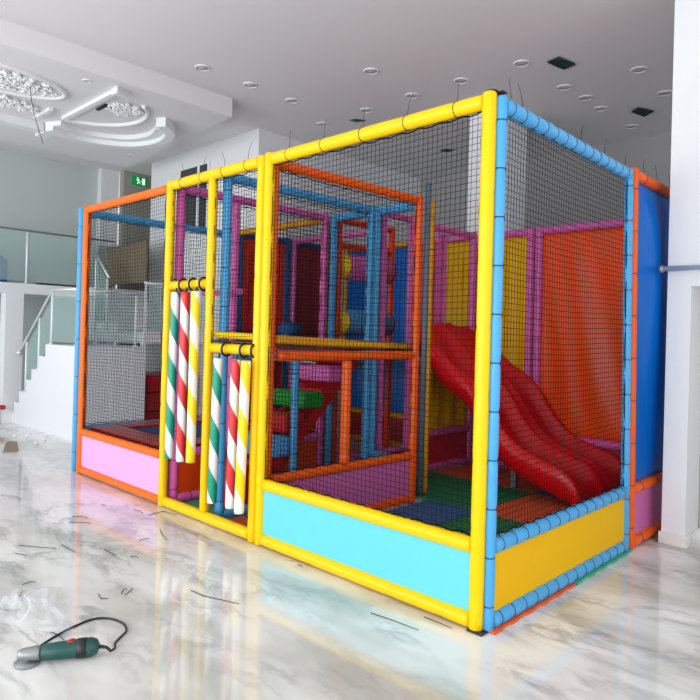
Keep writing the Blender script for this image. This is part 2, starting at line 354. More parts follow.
# ---- frames around the stairs (x = -2.43) and behind the doorways (x = -3.08)
fb = frame('light blue padded frame beside the padded stairs, its front post in the second doorway', BLU, (-2.45, .118), (-2.43, 1.80), rails=(.048,), netz=(1.50, TOP-.04), spacing=.3, netcr=.0012)
pad('middle_post', (-2.43, .87, .09), (-2.43, .87, 1.27), .034, BLU, fb, spacing=.25); pad('middle_rail', (-2.43, .21, 1.30), (-2.43, 1.76, 1.30), .030, BLU, fb, spacing=.3)
fp = frame('pink padded frame with black net behind the left doorway, beside the trampoline', PNK, (-3.11, .10), (-3.08, 1.80), base=P_ORED, spacing=.26, netz=(LOW+.04, TOP-.04), netcr=.0012)
pad('middle_post', (-3.08, .66, LOW+.04), (-3.08, .66, TOP-.04), .038, PNK, fp, spacing=.26)
pad('crossbar', (-3.04, .30, 1.83), (-2.47, .30, 1.83), .025, PNK, fp, spacing=.3, show=False)
# ---- cross row y = 1.85
frame('light blue padded frame with golden lower board behind the partition, over the tower entrance', BLU, (-2.41, 1.87), (-1.88, 1.87), rails=(.33, .048), base=P_YEL, spacing=.3, posts=(1, 0), r=.042)
frame('light blue padded frame over the top of the padded stairs', BLU, (-3.03, 1.885), (-2.50, 1.885), rails=(.048,), spacing=.3, r=.04)
frame('ochre yellow padded frame behind the trampoline, below the tower deck', OCH, (-4.78, 1.90), (-3.16, 1.90), rails=(LOW, .048), base=P_PINK, spacing=.3, r=.04)
# deck
t = thing('tower_deck', 'raised padded deck of the play tower at the top of the stairs', 'deck', (-3.6, 2.85, 1.2))
mb = MB(); mb.rbox((-4.72, 1.93, 1.28), (-2.52, 3.76, 1.345), .02); mb.build('deck_pad', T_MAR, t)
mb = MB(); mb.box((-4.72, 1.90, 1.18), (-2.52, 1.96, 1.28)); mb.box((-4.72, 3.70, 1.18), (-2.52, 3.76, 1.28)); mb.box((-4.0, 1.96, 1.19), (-3.94, 3.7, 1.28)); mb.build('deck_beam', GREYM, t)
# ---- tower frames
frame('pink padded tower frame beside the entrance, right of the big blue posts', PNK, (-2.43, 2.00), (-2.43, 2.44), rails=(.33, .048), base=P_RED, spacing=.25, r=.034)
t = thing('support_pole', 'ochre padded pole between the pink tower frame and the orange partition', 'pole', (-2.43, 2.53, 0)); pad('padding', (-2.43, 2.53, .005), (-2.43, 2.53, TOP), .034, OCH, t, spacing=.3)
fr = frame('red orange padded roller frame inside the tower', VERM, (-3.05, 1.985), (-3.05, 2.86), rails=(2.46, 1.40, .048), spacing=.3, r=.036)
for z, c, nm, lb in ((2.235, PNV, 'squeeze_roller', 'purple pink foam squeeze roller, the upper one in the tower frame'), (1.635, BLU, 'squeeze_roller', 'blue foam squeeze roller, the lower one in the tower frame')):
    t = thing(nm, lb, 'roller', (-3.05, 2.43, z-.14), 'squeeze rollers in the tower frame'); mb = MB(); mb.tube([(-3.05, 2.05, z), (-3.05, 2.07, z), (-3.05, 2.76, z), (-3.05, 2.78, z)], [.12, .14, .14, .12], 24); mb.build('roller_pad', PNK if z > 2 else BLU, t)
    mb = MB(); mb.tube([(-3.05, 2.03, z), (-3.05, 2.052, z)], .135, 24); mb.build('end_cap', YEL, t); mb = MB(); mb.tube([(-3.05, 2.775, z), (-3.05, 2.80, z)], .135, 24); mb.build('end_cap', REDV, t)
    mb = MB(); mb.tube([(-3.05, 2.01, z), (-3.05, 2.032, z)], .02, 8); mb.build('axle', GREYM, t)
frame('pink padded frame at the back of the tower, left half', PNK, (-4.70, 2.80), (-3.16, 2.80), rails=(.048,), spacing=.28, r=.036)
frame('blue padded side frame with brick red tarpaulin, near half of the tower left wall', DBL, (-4.79, 1.98), (-4.79, 2.74), rails=(.5, .048), base=P_RED, tarpc=T_RED, spacing=.3, r=.036, seed=8)
frame('blue padded side frame with maroon tarpaulin, far half of the tower left wall', DBL, (-4.79, 2.84), (-4.79, 3.74), rails=(.5, .048), base=P_RED, tarpc=T_MAR, spacing=.3, r=.036, seed=9)
t = thing('padded_bumper', 'round blue padded bumper standing on the tower deck behind the yellow bar', 'bumper', (-4.35, 2.45, 1.345)); mb = MB()
mb.tube([(-4.35, 2.45, 1.35), (-4.35, 2.45, 1.50), (-4.35, 2.45, 1.58), (-4.35, 2.45, 1.63), (-4.35, 2.45, 1.645)], [.15, .155, .145, .10, .02], 20); mb.build('cover', DBL, t); mb = MB(); mb.tube([(-4.35, 2.45, 1.645), (-4.35, 2.45, 1.655)], .02, 10); mb.build('button', BLK, t)
# ---- back wall of the structure y = 3.82
frame('pink padded back frame with a tall wrinkled orange tarpaulin behind the slide end', PNK, (-1.68, 3.82), (-.06, 3.82), base=P_RED, tarpc=T_ORA, bulge=-.02, spacing=.24, seed=11, r=.045)
frame('pink padded back frame with yellow tarpaulin behind the middle of the slide', PNK, (-2.44, 3.82), (-1.79, 3.82), base=P_BLUE, tarpc=T_YEL, bulge=-.02, spacing=.24, seed=12, r=.045)
frame('pink padded back frame with yellow tarpaulin left of the slide top', PNK, (-3.28, 3.82), (-2.56, 3.82), base=P_RED, tarpc=T_YEL, bulge=-.02, spacing=.24, seed=13, r=.04)
frame('ochre padded back frame with a dark blue tarpaulin at the back of the tower', OCH, (-4.72, 3.82), (-3.37, 3.82), base=P_RED, tarpc=T_BLU, bulge=-.02, spacing=.3, seed=14, r=.04)
fs = frame('pink padded frame with dark red lower board under the top of the slide', PNK, (-2.49, 2.80), (-2.49, 3.72), base=P_REDB, spacing=.26, r=.04, posts=(0, 1))
pad('post', (-2.575, 3.12, .005), (-2.575, 3.12, TOP-.04), .04, PNK, fs, spacing=.26)
tarp(fs, (-2.50, 2.84), (0, 1), .84, LOW+.03, 1.25, T_YEL, .01, 16)
t = thing('support_pole', 'red orange padded pole left of the pink double post behind the slide top', 'pole', (-2.575, 3.00, 0)); pad('padding', (-2.575, 3.00, .005), (-2.575, 3.00, 2.60), .034, VERM, t, spacing=.3)
pad('post', (-2.575, 3.23, .005), (-2.575, 3.23, TOP-.04), .04, PNK, fs, spacing=.26)

# ---- slide
#
def lerp(a, b, t): return a+(b-a)*t
CP = [(-2.50, 1.67), (-2.40, 1.60), (-2.22, 1.435), (-2.0, 1.235), (-1.84, 1.14), (-1.69, 1.04), (-1.56, .885), (-1.44, .71), (-1.32, .575), (-1.18, .48), (-1.03, .425), (-.9, .38), (-.78, .345), (-.68, .275), (-.62, .17), (-.59, .05)]
path = catmull(CP, 5)
prof = [(2.585, -.24), (2.588, -.12), (2.592, -.03), (2.605, -.006), (2.62, 0), (2.635, -.006), (2.65, -.04), (2.68, -.11), (2.74, -.155), (2.82, -.175), (2.90, -.175), (2.98, -.155), (3.04, -.11), (3.075, -.04), (3.09, -.008), (3.105, 0), (3.12, -.008), (3.145, -.045), (3.19, -.07), (3.235, -.045),
        (3.26, -.008), (3.275, 0), (3.29, -.008), (3.31, -.04), (3.35, -.11), (3.42, -.155), (3.50, -.175), (3.58, -.175), (3.66, -.155), (3.71, -.11), (3.738, -.04), (3.752, -.006), (3.765, 0), (3.778, -.006), (3.785, -.03), (3.788, -.12), (3.79, -.24)]
sl = thing('slide', 'glossy red wavy double lane slide running down to the coloured foam mats', 'slide', (-1.5, 3.2, 0))
mb = MB(); vs = []; n = len(prof)
for i, (x, z) in enumerate(path):
    i0 = max(i-1, 0); i1 = min(i+1, len(path)-1); tx = path[i1][0]-path[i0][0]; tz = path[i1][1]-path[i0][1]; l = math.hypot(tx, tz)
    nx, nz = -tz/l, tx/l
    k = (1 if z > .28 else max(.45, z/.28))*(.25+.75*min(1, max(0, (x+2.5)/.45)))
    end = max(0, (z < .30)*1.0)
    for y, d in prof:
        dd = d*k
        if abs(d) >= .2: vs.append((x+dd*nx*.6, y, max(.012, z+dd*(.6*nz+.4))))
        else: vs.append((x+dd*nx, y, max(.014, z+dd*nz)))
mb.add(vs, [(i*n+j, i*n+j+1, (i+1)*n+j+1, (i+1)*n+j) for i in range(len(path)-1) for j in range(n-1)], 0, True)
so = mb.build('slide_bed', SLIDE, sl, thick=.014)
mb = MB(); mb.rbox((-2.53, 2.62, 1.28), (-2.44, 3.70, 1.42), .02); mb.build('mounting_lip', SLIDE, sl)
mb = MB(); mb.box((-1.45, 2.9, .01), (-1.40, 2.95, .45)); mb.box((-1.45, 3.45, .01), (-1.40, 3.50, .45)); mb.box((-1.45, 2.9, .40), (-1.40, 3.5, .45)); mb.build('support_stand', GREYM, sl)

# ---- stairs
st = thing('padded_stairs', 'soft padded stairs with blue, red, green and pink blocks on a red ramp', 'stairs', (-2.7, 1.0, 0))
mb = MB(); mb.prism([(.50, .01), (1.74, 1.19), (1.74, 1.335), (.33, .01)], -2.95, -2.515, 'x'); mb.build('ramp', REDV, st)
for y0, y1, z0, z1, m in ((.28, .60, .012, .40, REDV), (.62, .88, .42, .60, LBV), (.80, 1.05, .62, .79, REDV), (1.02, 1.27, .82, .97, GRNV), (1.22, 1.36, .93, .99, REDV), (1.32, 1.56, 1.05, 1.20, PNV), (1.50, 1.74, 1.22, 1.37, REDV)):
    mb = MB(); mb.rbox((-2.96, y0, z0), (-2.475, y1, z1), .028); mb.build('step', m, st)

# ---- trampoline
tr = thing('trampoline', 'low trampoline with dark red edge pads and blue bed inside the left bay', 'trampoline', (-3.93, .95, 0))
mb = MB(); mb.rbox((-4.70, .07, .44), (-3.16, .34, .485), .015); mb.build('edge_pad', DARKR, tr)
mb = MB(); mb.rbox((-4.70, 1.56, .44), (-3.16, 1.82, .485), .015); mb.build('edge_pad', REDV, tr)
mb = MB(); mb.rbox((-4.72, .345, .44), (-4.44, 1.555, .485), .015); mb.build('edge_pad', DARKR, tr)
mb = MB(); mb.rbox((-3.44, .345, .44), (-3.16, 1.555, .485), .015); mb.build('edge_pad', REDV, tr)
mb = MB(); mb.grid(lambda s, t: (-4.45+s*1.02, .33+t*1.24, .462-.02*math.sin(PI*s)*math.sin(PI*t)), 12, 12); mb.build('bed', BED, tr, thick=.004)
for x in (-4.6, -3.3):
    for y in (.25, 1.65): mb = MB(); mb.tube([(x, y, .005), (x, y, .44)], .02, 8); mb.build('leg', GREYM, tr)

# ---- striped hanging rollers
def roller(top, bot, m, label, ymul=1):
    a = V(top); b = V(bot); L = (a-b).length; t = thing('striped_roller', label, 'foam roller', b[:], 'striped foam rollers hanging in the doorway')
    d = (a-b)/L; u = d.cross(V((0,1,0))).normalized(); w = d.cross(u); r = .036; n = 24; per = .385; nz = 60
    mb = MB(); vs = []; ph = random.uniform(0, 2*PI)
    for k in range(nz+1):
        z = L*k/nz
        for j in range(n):
            an = 2*PI*j/n+ph-2*PI*z/per*(1); rr = r*(.93 if k in (0, nz) else 1); vs.append(b+d*z+(u*math.cos(an)+w*math.sin(an))*rr)
    for k in range(nz):
        for j in range(n): mb.add([], [], 0)
    o = len(mb.v); mb.v += [tuple(p) for p in vs]
    for k in range(nz):
        for j in range(n):
            mb.f.append((o+k*n+j, o+k*n+(j+1) % n, o+(k+1)*n+(j+1) % n, o+(k+1)*n+j)); mb.mi.append(0 if j < 12 else 1); mb.sm.append(True)
    mb.f += [tuple(range(n-1, -1, -1)), tuple(nz*n+j for j in range(n))]; mb.mi += [1, 1]; mb.sm += [False, False]
    mb.build('foam_tube', [m, S_W], t)
    bz = 1.875 if a.z > 1.6 else 1.372
    c = V((a.x, a.y*.5, (a.z+bz)/2)); mb = MB()
    loop = []
    for k in range(20):
        an = 2*PI*k/20; loop.append(V((a.x-.012*math.cos(an), -.012+.055*math.cos(an), bz+.050*math.sin(an)-.004)))
    mb.tube(loop, .009, 8, closed=True); mb.tube([(a.x, a.y+.01, a.z+.035), (a.x, a.y, a.z-.01)], .008, 6); mb.build('hanging_strap', BLK, t)
yr = -.085
roller((-2.846, yr, 1.81), (-2.881, yr, .455), S_G, 'green and white striped foam roller, leftmost in the left doorway')
roller((-2.697, yr, 1.81), (-2.705, yr, .455), S_R, 'red and white striped foam roller in the left doorway')
roller((-2.55, yr, 1.81), (-2.56, yr, .47), S_Y, 'yellow and white striped foam roller in the left doorway')
roller((-2.223, yr, 1.30), (-2.256, yr, .215), S_G, 'green and white striped foam roller in the right doorway')
roller((-2.0, yr, 1.30), (-2.025, yr, .225), S_R, 'red and white striped foam roller in the right doorway')
roller((-1.868, yr-.01, 1.30), (-1.905, yr-.01, .215), S_Y, 'yellow and white striped foam roller, rightmost beside the yellow double post')

# ---- foam mats
def mat_tile(x0, x1, y0, y1, m, label, teeth=True):
    w = .018; pts = []
    def side(p, q, sgn):
        p = V((p[0], p[1])); q = V((q[0], q[1])); L = (q-p).length; d = (q-p)/L; nn = V((d.y, -d.x)); k = max(2, round(L/.09)); out = []
        for i in range(k):
            a = p+d*L*i/k; b_ = p+d*L*(i+1)/k; e = d*L/k
            off = nn*(w*.45*sgn) if i % 2 else V((0, 0))
            out += [a+e*.05+off, b_-e*.05+off]
        return out
    c = [(x0, y0), (x1, y0), (x1, y1), (x0, y1)]
    for i in range(4): pts += side(c[i], c[(i+1) % 4], -1)
    mb = MB(); mb.prism([(p.x, p.y) for p in pts], .001, .016)
    return single('floor_mat', mb, m, label, 'floor mat', 'interlocking foam floor mats')
g = .004
xs = [.102, -.25, -1.2, -1.73, -2.42]; ys = [.05, .97, 1.91, 2.9, 3.76]
cols = {(0,0):(MATO,'orange foam mat strip sticking out under the blue right side frame, front half'), (0,1):(MATT,'green foam mat strip sticking out under the blue right side frame, rear half'),
 (1,0):(MATG,'dark green foam mat inside the nearest front corner of the slide area'), (1,1):(MATG,'dark green foam mat in front of the slide foot, behind the corner posts'), (1,2):(MATO,'orange foam mat at the foot of the red slide'), (1,3):(MATB,'blue foam mat underneath the lower end of the red slide'),
 (2,0):(MATB,'blue foam mat next to the pink partition board, nearest the front'), (2,1):(MATB,'blue foam mat at the base of the yellow and grey poles'), (2,2):(MATG,'green foam mat beside the red slide, left of the orange one'), (2,3):(MATO,'orange foam mat under the middle of the slide'),
 (3,2):(MATG,'green foam mat in front of the dark red board under the slide top'), (3,3):(MATO,'orange foam mat against the dark red board in the back corner')}
for (i, j), (m, lb) in cols.items(): mat_tile(xs[i+1]+g, xs[i]-g, ys[j]+g if j or i > 0 else .02, ys[j+1]-g, m, lb)
mat_tile(-3.03, -2.49, .06, 1.0, MATT, 'teal foam mat behind the left doorway sill'); mat_tile(-2.38, -1.83, .06, .30, MATO, 'small orange foam mat piece just behind the right doorway sill'); mat_tile(-2.38, -1.83, .31, 1.2, MATG, 'green foam mat behind the right doorway')

# little black foot at the corner
mb = MB(); mb.box((-.03, -.04, .0005), (.06, .06, .012)); single('pole_foot', mb, BLK, 'flat black foot under the nearest yellow corner post', 'foot')
mb = MB(); mb.tube([(.0, .012, TOP+.0455), (.0, .012, TOP+.054)], .036, 16); mb.box((.0, .03, TOP+.044), (.06, .07, TOP+.052)); single('end_cap', mb, BLK, 'black plastic cap on top of the nearest corner post', 'cap')

# ------------------------------------------------------------------ room shell
H_ = 4.4
mb = MB(); mb.box((-12, -8, -.1), (6, 8, 0)); struct('floor', mb, MARBLE)
mb = MB(); mb.box((-12, -8, H_), (6, 8, H_+.1)); struct('ceiling', mb, CEILM)
mb = MB(); mb.box((-8.6, 6.5, 0), (6, 6.65, H_)); struct('wall_back', mb, WALLD)
mb = MB(); mb.box((-9.85, -8, 0), (-9.7, 2.35, H_)); struct('wall_left', mb, WALLG)
mb = MB(); mb.box((-9.85, 2.35, 0), (-9.55, 2.68, H_)); struct('trim_1', mb, WALLW)
mb = MB(); mb.box((-9.5, 2.68, 0), (-9.35, 6.5, H_)); struct('wall_alcove', mb, WALLB)
mb = MB(); mb.box((-8.50, 2.76, 0), (-5.49, 6.5, H_)); struct('wall_shaft', mb, WALLW)
mb = MB(); mb.box((-7.5, 2.735, 3.10), (-6.72, 2.758, 4.10)); wd = struct('window_3', mb, DARKW)
mb = MB(); mb.box((-7.54, 2.725, 3.06), (-6.68, 2.757, 3.10)); mb.box((-7.54, 2.725, 4.10), (-6.68, 2.757, 4.13)); mb.box((-7.54, 2.725, 3.10), (-7.5, 2.757, 4.10)); mb.box((-6.72, 2.725, 3.10), (-6.68, 2.757, 4.10)); mb.box((-7.0, 2.725, 3.10), (-6.94, 2.734, 4.10)); struct('trim_5', mb, WHT)
mb = MB(); mb.box((-2.86, 4.12, 0), (-2.36, 4.7, H_)); struct('wall_column', mb, WALLW)
# right wall with a recess
mb = MB(); mb.box((.16, 2.30, 0), (.325, 2.62, 1.93)); mb.box((.16, 2.30, 1.93), (5.0, 2.62, H_)); mb.box((1.6, 2.30, 0), (5.0, 2.62, 1.93)); struct('wall_right', mb, WALLW)
mb = MB(); mb.box((.325, 2.62, 0), (1.7, 2.7, 1.98)); struct('wall_recess', mb, WALLB)
mb = MB(); mb.box((.145, 2.285, 0), (.34, 2.30, .085)); mb.box((.325, 2.30, 0), (.34, 2.605, .085)); mb.box((.34, 2.605, 0), (1.6, 2.62, .085)); struct('baseboard_right', mb, MARBLE)
mb = MB(); mb.box((4.0, -8, 3.3), (4.15, 2.30, H_)); mb.box((4.0, -8, 0), (4.15, 2.30, .12)); mb.box((4.0, 1.8, .12), (4.15, 2.30, 3.3)); struct('wall_side', mb, WALLW)
mb = MB()
for y in (-6.6, -4.5, -2.4, -.3): mb.box((4.03, y-.04, .12), (4.11, y+.04, 3.3))
struct('window_2', mb, GREYM)
# shop front behind the camera
mb = MB(); mb.box((-9.7, -7.6, 3.3), (4.0, -7.45, H_)); mb.box((-9.7, -7.6, 0), (4, -7.45, .12)); struct('wall_front', mb, WALLW)
mb = MB()
for x in (-9.6, -7.3, -5.0, -2.7, -.4, 1.9, 3.9): mb.box((x-.04, -7.56, .12), (x+.04, -7.48, 3.3))
mb.box((-9.7, -7.56, 2.4), (4, -7.48, 2.46)); struct('window_1', mb, GREYM)
# soffit with plaster decoration
mb = MB(); mb.prism([(-8.3, -8), (-4.83, -8), (-4.83, 1.82), (-8.3, 2.2)], 4.17, H_); struct('ceiling_soffit', mb, CEILM)
def arc(c, r, a0, a1, n=30): return [(c[0]+r*math.cos(math.radians(a0+(a1-a0)*i/n)), c[1]+r*math.sin(math.radians(a0+(a1-a0)*i/n))) for i in range(n+1)]
S = 4.17
C = (-5.85, .44)
CV = catmull([(-6.80, .42), (-6.93, .75), (-6.92, 1.05), (-6.69, 1.42), (-6.3, 1.57), (-5.95, 1.53), (-5.72, 1.40), (-5.60, 1.22)], 5)
def offset(P, d):
    out = []
    for i, p in enumerate(P):
        a = V(P[max(i-1, 0)]); b = V(P[min(i+1, len(P)-1)]); t_ = (b-a).normalized(); out.append((p[0]+t_.y*d, p[1]-t_.x*d))
    return out
mb = MB()
for k in range(len(CV)-1):
    for d0, d1, h in ((0, -.13, .12), (.13, 0, .06)):
        A_ = offset(CV, d0); B_ = offset(CV, d1)
        if h < .1 and k > len(CV)-9: continue
        mb.prism([A_[k], A_[k+1], B_[k+1], B_[k]], S-h, S-.001)
struct('trim_2', mb, PLAST)
mb = MB(); mb.box((-7.15, -4, S-.10), (-6.98, .40, S-.001)); mb.box((-7.3, .38, S-.11), (-6.98, .52, S-.001)); struct('trim_3', mb, PLAST)
def flowers(cx, cy, rx, ry, n, seed):
    rn = random.Random(seed); mb = MB()
    for _ in range(n):
        a = rn.uniform(0, 2*PI); q = rn.random()**.6; x = cx+rx*q*math.cos(a); y = cy+ry*q*math.sin(a)
        s_ = rn.uniform(.018, .042); mb.ball((x, y, S-.012), s_, 6, 4, (1.3, .8, .7) if rn.random() < .5 else (.8, 1.3, .7))
        if rn.random() < .35: mb.tube([(x, y, S-.015), (x+.05, y+.03, S-.03), (x+.09, y-.02, S-.015)], [.014, .012, .006], 5)
    return mb
t = thing('ceiling_medallion', 'half round white plaster ceiling ornament with a straight beam edge', 'ceiling ornament', (C[0], C[1], S-.06))
mb = MB(); mb.box((-6.52, .41, S-.045), (-5.12, .47, S-.001)); mb.build('straight_moulding', PLAST, t)
mb = MB(); P_ = arc(C, .70, 40, 178); mb.tube([(x, y, S-.01) for x, y in P_], .03, 6); mb.build('curved_moulding', PLAST, t)
mb = MB(); mb.prism([(-5.12, .40), (-4.98, .40), (-5.08, .62)], S-.07, S-.001); mb.build('corner_block', PLAST, t)
flowers(-5.62, .80, .22, .20, 90, 3).build('floral_relief', PLAST, t)
t = thing('ceiling_medallion', 'large oval white plaster floral ceiling ornament at the upper left', 'ceiling ornament', (-5.75, -.6, S-.06))
mb = MB(); mb.tube([(-5.75+.40*math.cos(a*PI/24), -.65+.78*math.sin(a*PI/24), S-.008) for a in range(48)], .03, 6, closed=True); mb.build('oval_moulding', PLAST, t)
flowers(-5.75, -.55, .28, .60, 240, 4).build('floral_relief', PLAST, t)
t = thing('ceiling_medallion', 'smaller white plaster floral panel behind the oval ceiling ornament', 'ceiling ornament', (-6.5, -.35, S-.06))
mb = MB(); mb.box((-6.78, .17, S-.04), (-6.28, .22, S-.001)); mb.build('end_moulding', PLAST, t); flowers(-6.5, -.3, .20, .45, 150, 5).build('floral_relief', PLAST, t)
mb = MB(); mb.rbox((-5.86, .56, S-.03), (-5.62, .60, S-.002), .004, seg=1); mb.box((-5.84, .57, S-.034), (-5.64, .59, S-.028)); single('ceiling_slot', mb, BLK, 'short black slot in the half round ceiling ornament', 'vent')
mb = MB(); mb.tube([(-5.73, -.25, S), (-5.70, -.24, 4.0), (-5.68, -.2, 3.8), (-5.62, -.18, 3.66), (-5.60, -.14, 3.52)], .004, 5); single('hanging_wire', mb, BLK, 'thin dark wire hanging from the oval ceiling ornament', 'wire')

# downlights
def downlight(x, y, z, label, r=.085):
    t = thing('downlight', label, 'ceiling light', (x, y, z-.02), 'round recessed ceiling downlights')
    mb = MB(); n = 24; vs = []
    for k, (q, h) in enumerate(((r, 0), (r, -.008), (r*.86, -.014), (r*.80, -.006), (r*.80, 0))):
        vs += [(x+q*math.cos(2*PI*i/n), y+q*math.sin(2*PI*i/n), z+h) for i in range(n)]
    mb.add(vs, [(k*n+i, k*n+(i+1) % n, (k+1)*n+(i+1) % n, (k+1)*n+i) for k in range(4) for i in range(n)], 0, True); mb.build('trim_ring', RING, t)
    mb = MB(); mb.tube([(x, y, z-.005), (x, y, z-.001)], r*.79, 24); mb.build('diffuser', LAMP, t)
for x, y, lb in ((-4.31, 1.05, 'round ceiling downlight nearest the soffit, foremost of the three left ones'), (-4.30, 1.69, 'round ceiling downlight beside the soffit corner'), (-4.30, 2.34, 'round ceiling downlight right of the soffit corner, above the double yellow post'),
  (-2.95, 2.31, 'round ceiling downlight at top centre of the view'), (-4.65, 3.20, 'small round ceiling downlight, leftmost of the long row above the yellow top rail'), (-3.81, 3.18, 'round ceiling downlight just above the little dark hole in the ceiling'), (-3.05, 3.16, 'round ceiling downlight, middle of the row above the yellow top rail'),
  (-2.35, 3.16, 'round ceiling downlight above the nearest corner post, on its left'), (-1.61, 3.18, 'round ceiling downlight left of the large dark ceiling vent'), (-1.56, 4.07, 'round ceiling downlight just below the large dark ceiling vent'), (-1.51, 4.53, 'round ceiling downlight above the blue top rail, middle of three in a line'),
  (-1.52, 4.99, 'round ceiling downlight left of the small dark ceiling vent'), (-1.48, 5.90, 'farthest round ceiling downlight near the back wall'), (-.75, 4.11, 'round ceiling downlight at the upper right beside the white wall'), (-.76, 4.96, 'round ceiling downlight half hidden by the white right wall')):
    downlight(x, y, H_, lb)
downlight(-7.51, 1.87, S, 'small ceiling downlight at the rear edge of the soffit', .06); downlight(-5.09, .11, S, 'faint small downlight between the two ceiling ornaments', .045)
downlight(-8.75, .75, H_, 'small ceiling downlight near the left wall above the gallery', .07); downlight(-8.9, 2.0, H_, 'small ceiling downlight above the landing near the alcove', .07)
for P4, lb, nm in ((((-1.38, 3.30), (-1.24, 3.27), (-1.19, 3.53), (-1.33, 3.57)), 'larger dark square ceiling vent at the top right', 'ceiling_vent'), (((-1.26, 5.31), (-1.15, 5.22), (-1.05, 5.46), (-1.20, 5.57)), 'smaller dark square ceiling vent nearer the back wall', 'ceiling_vent'),
                   (((-4.24, 3.31), (-4.14, 3.34), (-4.08, 3.46), (-4.2, 3.42)), 'small dark hole in the ceiling above the yellow top rail', 'ceiling_hole'), (((-4.13, 5.21), (-4.0, 5.2), (-3.93, 5.33), (-4.08, 5.36)), 'small dark ceiling hole seen through the front net', 'ceiling_hole')):
    t = thing(nm, lb, 'vent', (P4[0][0], P4[0][1], H_-.02)); mb = MB(); mb.prism(P4, H_-.012, H_-.002); mb.build('opening', DARKG, t)
    if 'vent' in nm:
        a, b, c, d = [V((*p, H_-.016)) for p in P4]; mb = MB(); mb.tube([a, b, c, d], .006, 4, closed=True)
        for k in range(1, 6): mb.tube([a.lerp(d, k/6), b.lerp(c, k/6)], .004, 4)
        mb.build('grille', DARKG, t)

# exit sign
ex = thing('exit_sign', 'small green emergency exit sign with running figure on the alcove wall', 'exit sign', (-9.30, 2.95, 4.15))
mb = MB(); mb.rbox((-9.345, 2.82, 4.16), (-9.31, 3.12, 4.33), .01); mb.build('case', EXITG, ex)
mb = MB(); xq = -9.305
def quad(y0, z0, y1, z1, w): mb.tube([(xq, y0, z0), (xq, y1, z1)], w, 4)
mb.ball((xq, 2.925, 4.30), .012, 6, 4); quad(2.93, 4.285, 2.945, 4.235, .010); quad(2.945, 4.235, 2.92, 4.19, .008); quad(2.945, 4.235, 2.975, 4.20, .008); quad(2.93, 4.275, 2.90, 4.25, .006); quad(2.93, 4.275, 2.965, 4.262, .006)
mb.box((xq-.002, 3.02, 4.185), (xq+.002, 3.07, 4.305)); quad(2.985, 4.245, 3.01, 4.245, .006); mb.build('running_figure', EXITW, ex)

# ------------------------------------------------------------------ stair, landing, gallery at the left
mb = MB(); mb.prism([(-8.92, 0), (-6.57, 0), (-6.57, 1.25), (-7.57, 1.25), (-7.57, 1.075), (-7.82, 1.075), (-7.82, .87), (-8.07, .87), (-8.07, .70), (-8.27, .70), (-8.27, .51), (-8.54, .51), (-8.54, .33), (-8.74, .33), (-8.74, .16), (-8.92, .16)], .70, 1.66, 'y')
struct('staircase', mb, WALLW)
mb = MB(); mb.box((-8.4, 1.66, 1.30), (-6.57, 2.76, 1.45)); mb.box((-6.67, 1.66, 0), (-6.57, 1.70, 1.3)); struct('floor_landing', mb, WALLW)
mb = MB(); mb.box((-9.70, -6, 2.0), (-8.80, 2.35, 2.16)); struct('floor_gallery', mb, WALLW)
mb = MB(); mb.box((-9.02, .56, 0), (-8.80, .82, 2.0)); struct('trim_4', mb, WALLW)
mb = MB(); mb.box((-9.66, -6, 0), (-9.55, .30, 2.0)); struct('wall_under_gallery', mb, WALLG)
def post(x, y, z0, z1, parent, r=.017):
    mb = MB(); mb.tube([(x, y, z0), (x, y, z1)], r, 10); mb.tube([(x, y, z0), (x, y, z0+.012)], r*2, 10); return mb.build('post', WHT, parent)
def pane(pts, parent, off=(0, .006, 0)):
    mb = MB(); n = len(pts); o = V(off); a = [V(p)-o for p in pts]; b = [V(p)+o for p in pts]
    mb.add([tuple(p) for p in a+b], [tuple(range(n-1,-1,-1)), tuple(range(n, 2*n))]+[(i, (i+1) % n, n+(i+1) % n, n+i) for i in range(n)]); return mb.build('glass_panel', GLASS, parent)
rl = thing('stair_railing', 'steel and green glass railing along the white staircase', 'railing', (-7.6, .73, .5)); y = .735
for x, z0, z1 in ((-8.38, .515, 1.26), (-7.90, .875, 1.62), (-7.46, 1.255, 1.98), (-6.64, 1.255, 1.97)): post(x, y, z0, z1, rl)
mb = MB(); mb.tube([(-8.66, y, 1.10), (-8.60, y, 1.14), (-7.46, y, 2.01), (-7.40, y, 2.02), (-6.57, y, 2.0)], .022, 10); mb.build('handrail', STEEL, rl); mb = MB(); mb.ball((-8.68, y, 1.085), .045, 14, 10); mb.build('knob', STEEL, rl)
pane([(-8.36, y, .58), (-7.92, y, .93), (-7.92, y, 1.55), (-8.36, y, 1.20)], rl); pane([(-7.88, y, .95), (-7.48, y, 1.30), (-7.48, y, 1.90), (-7.88, y, 1.58)], rl); pane([(-7.43, y, 1.29), (-6.67, y, 1.29), (-6.67, y, 1.93), (-7.43, y, 1.93)], rl)
rl = thing('landing_railing', 'low glass railing along the side of the stair landing, seen through the orange bay net', 'railing', (-6.6, 1.2, 1.25)); x = -6.60
post(x, .84, 1.255, 1.97, rl); post(x, 1.55, 1.255, 1.97, rl); mb = MB(); mb.tube([(x, .80, 1.985), (x, 1.60, 1.985)], .022, 10); mb.build('handrail', STEEL, rl); pane([(x, .87, 1.29), (x, 1.52, 1.29), (x, 1.52, 1.93), (x, .87, 1.93)], rl, (.006, 0, 0))
rl = thing('landing_railing', 'higher glass railing on the upper landing beside the yellow doorway post', 'railing', (-6.6, 2.1, 1.45)); post(x, 1.69, 1.455, 2.14, rl); post(x, 2.70, 1.455, 2.14, rl)
mb = MB(); mb.tube([(x, 1.66, 2.155), (x, 2.74, 2.155)], .022, 10); mb.build('handrail', STEEL, rl); pane([(x, 1.72, 1.49), (x, 2.67, 1.49), (x, 2.67, 2.10), (x, 1.72, 2.10)], rl, (.006, 0, 0))
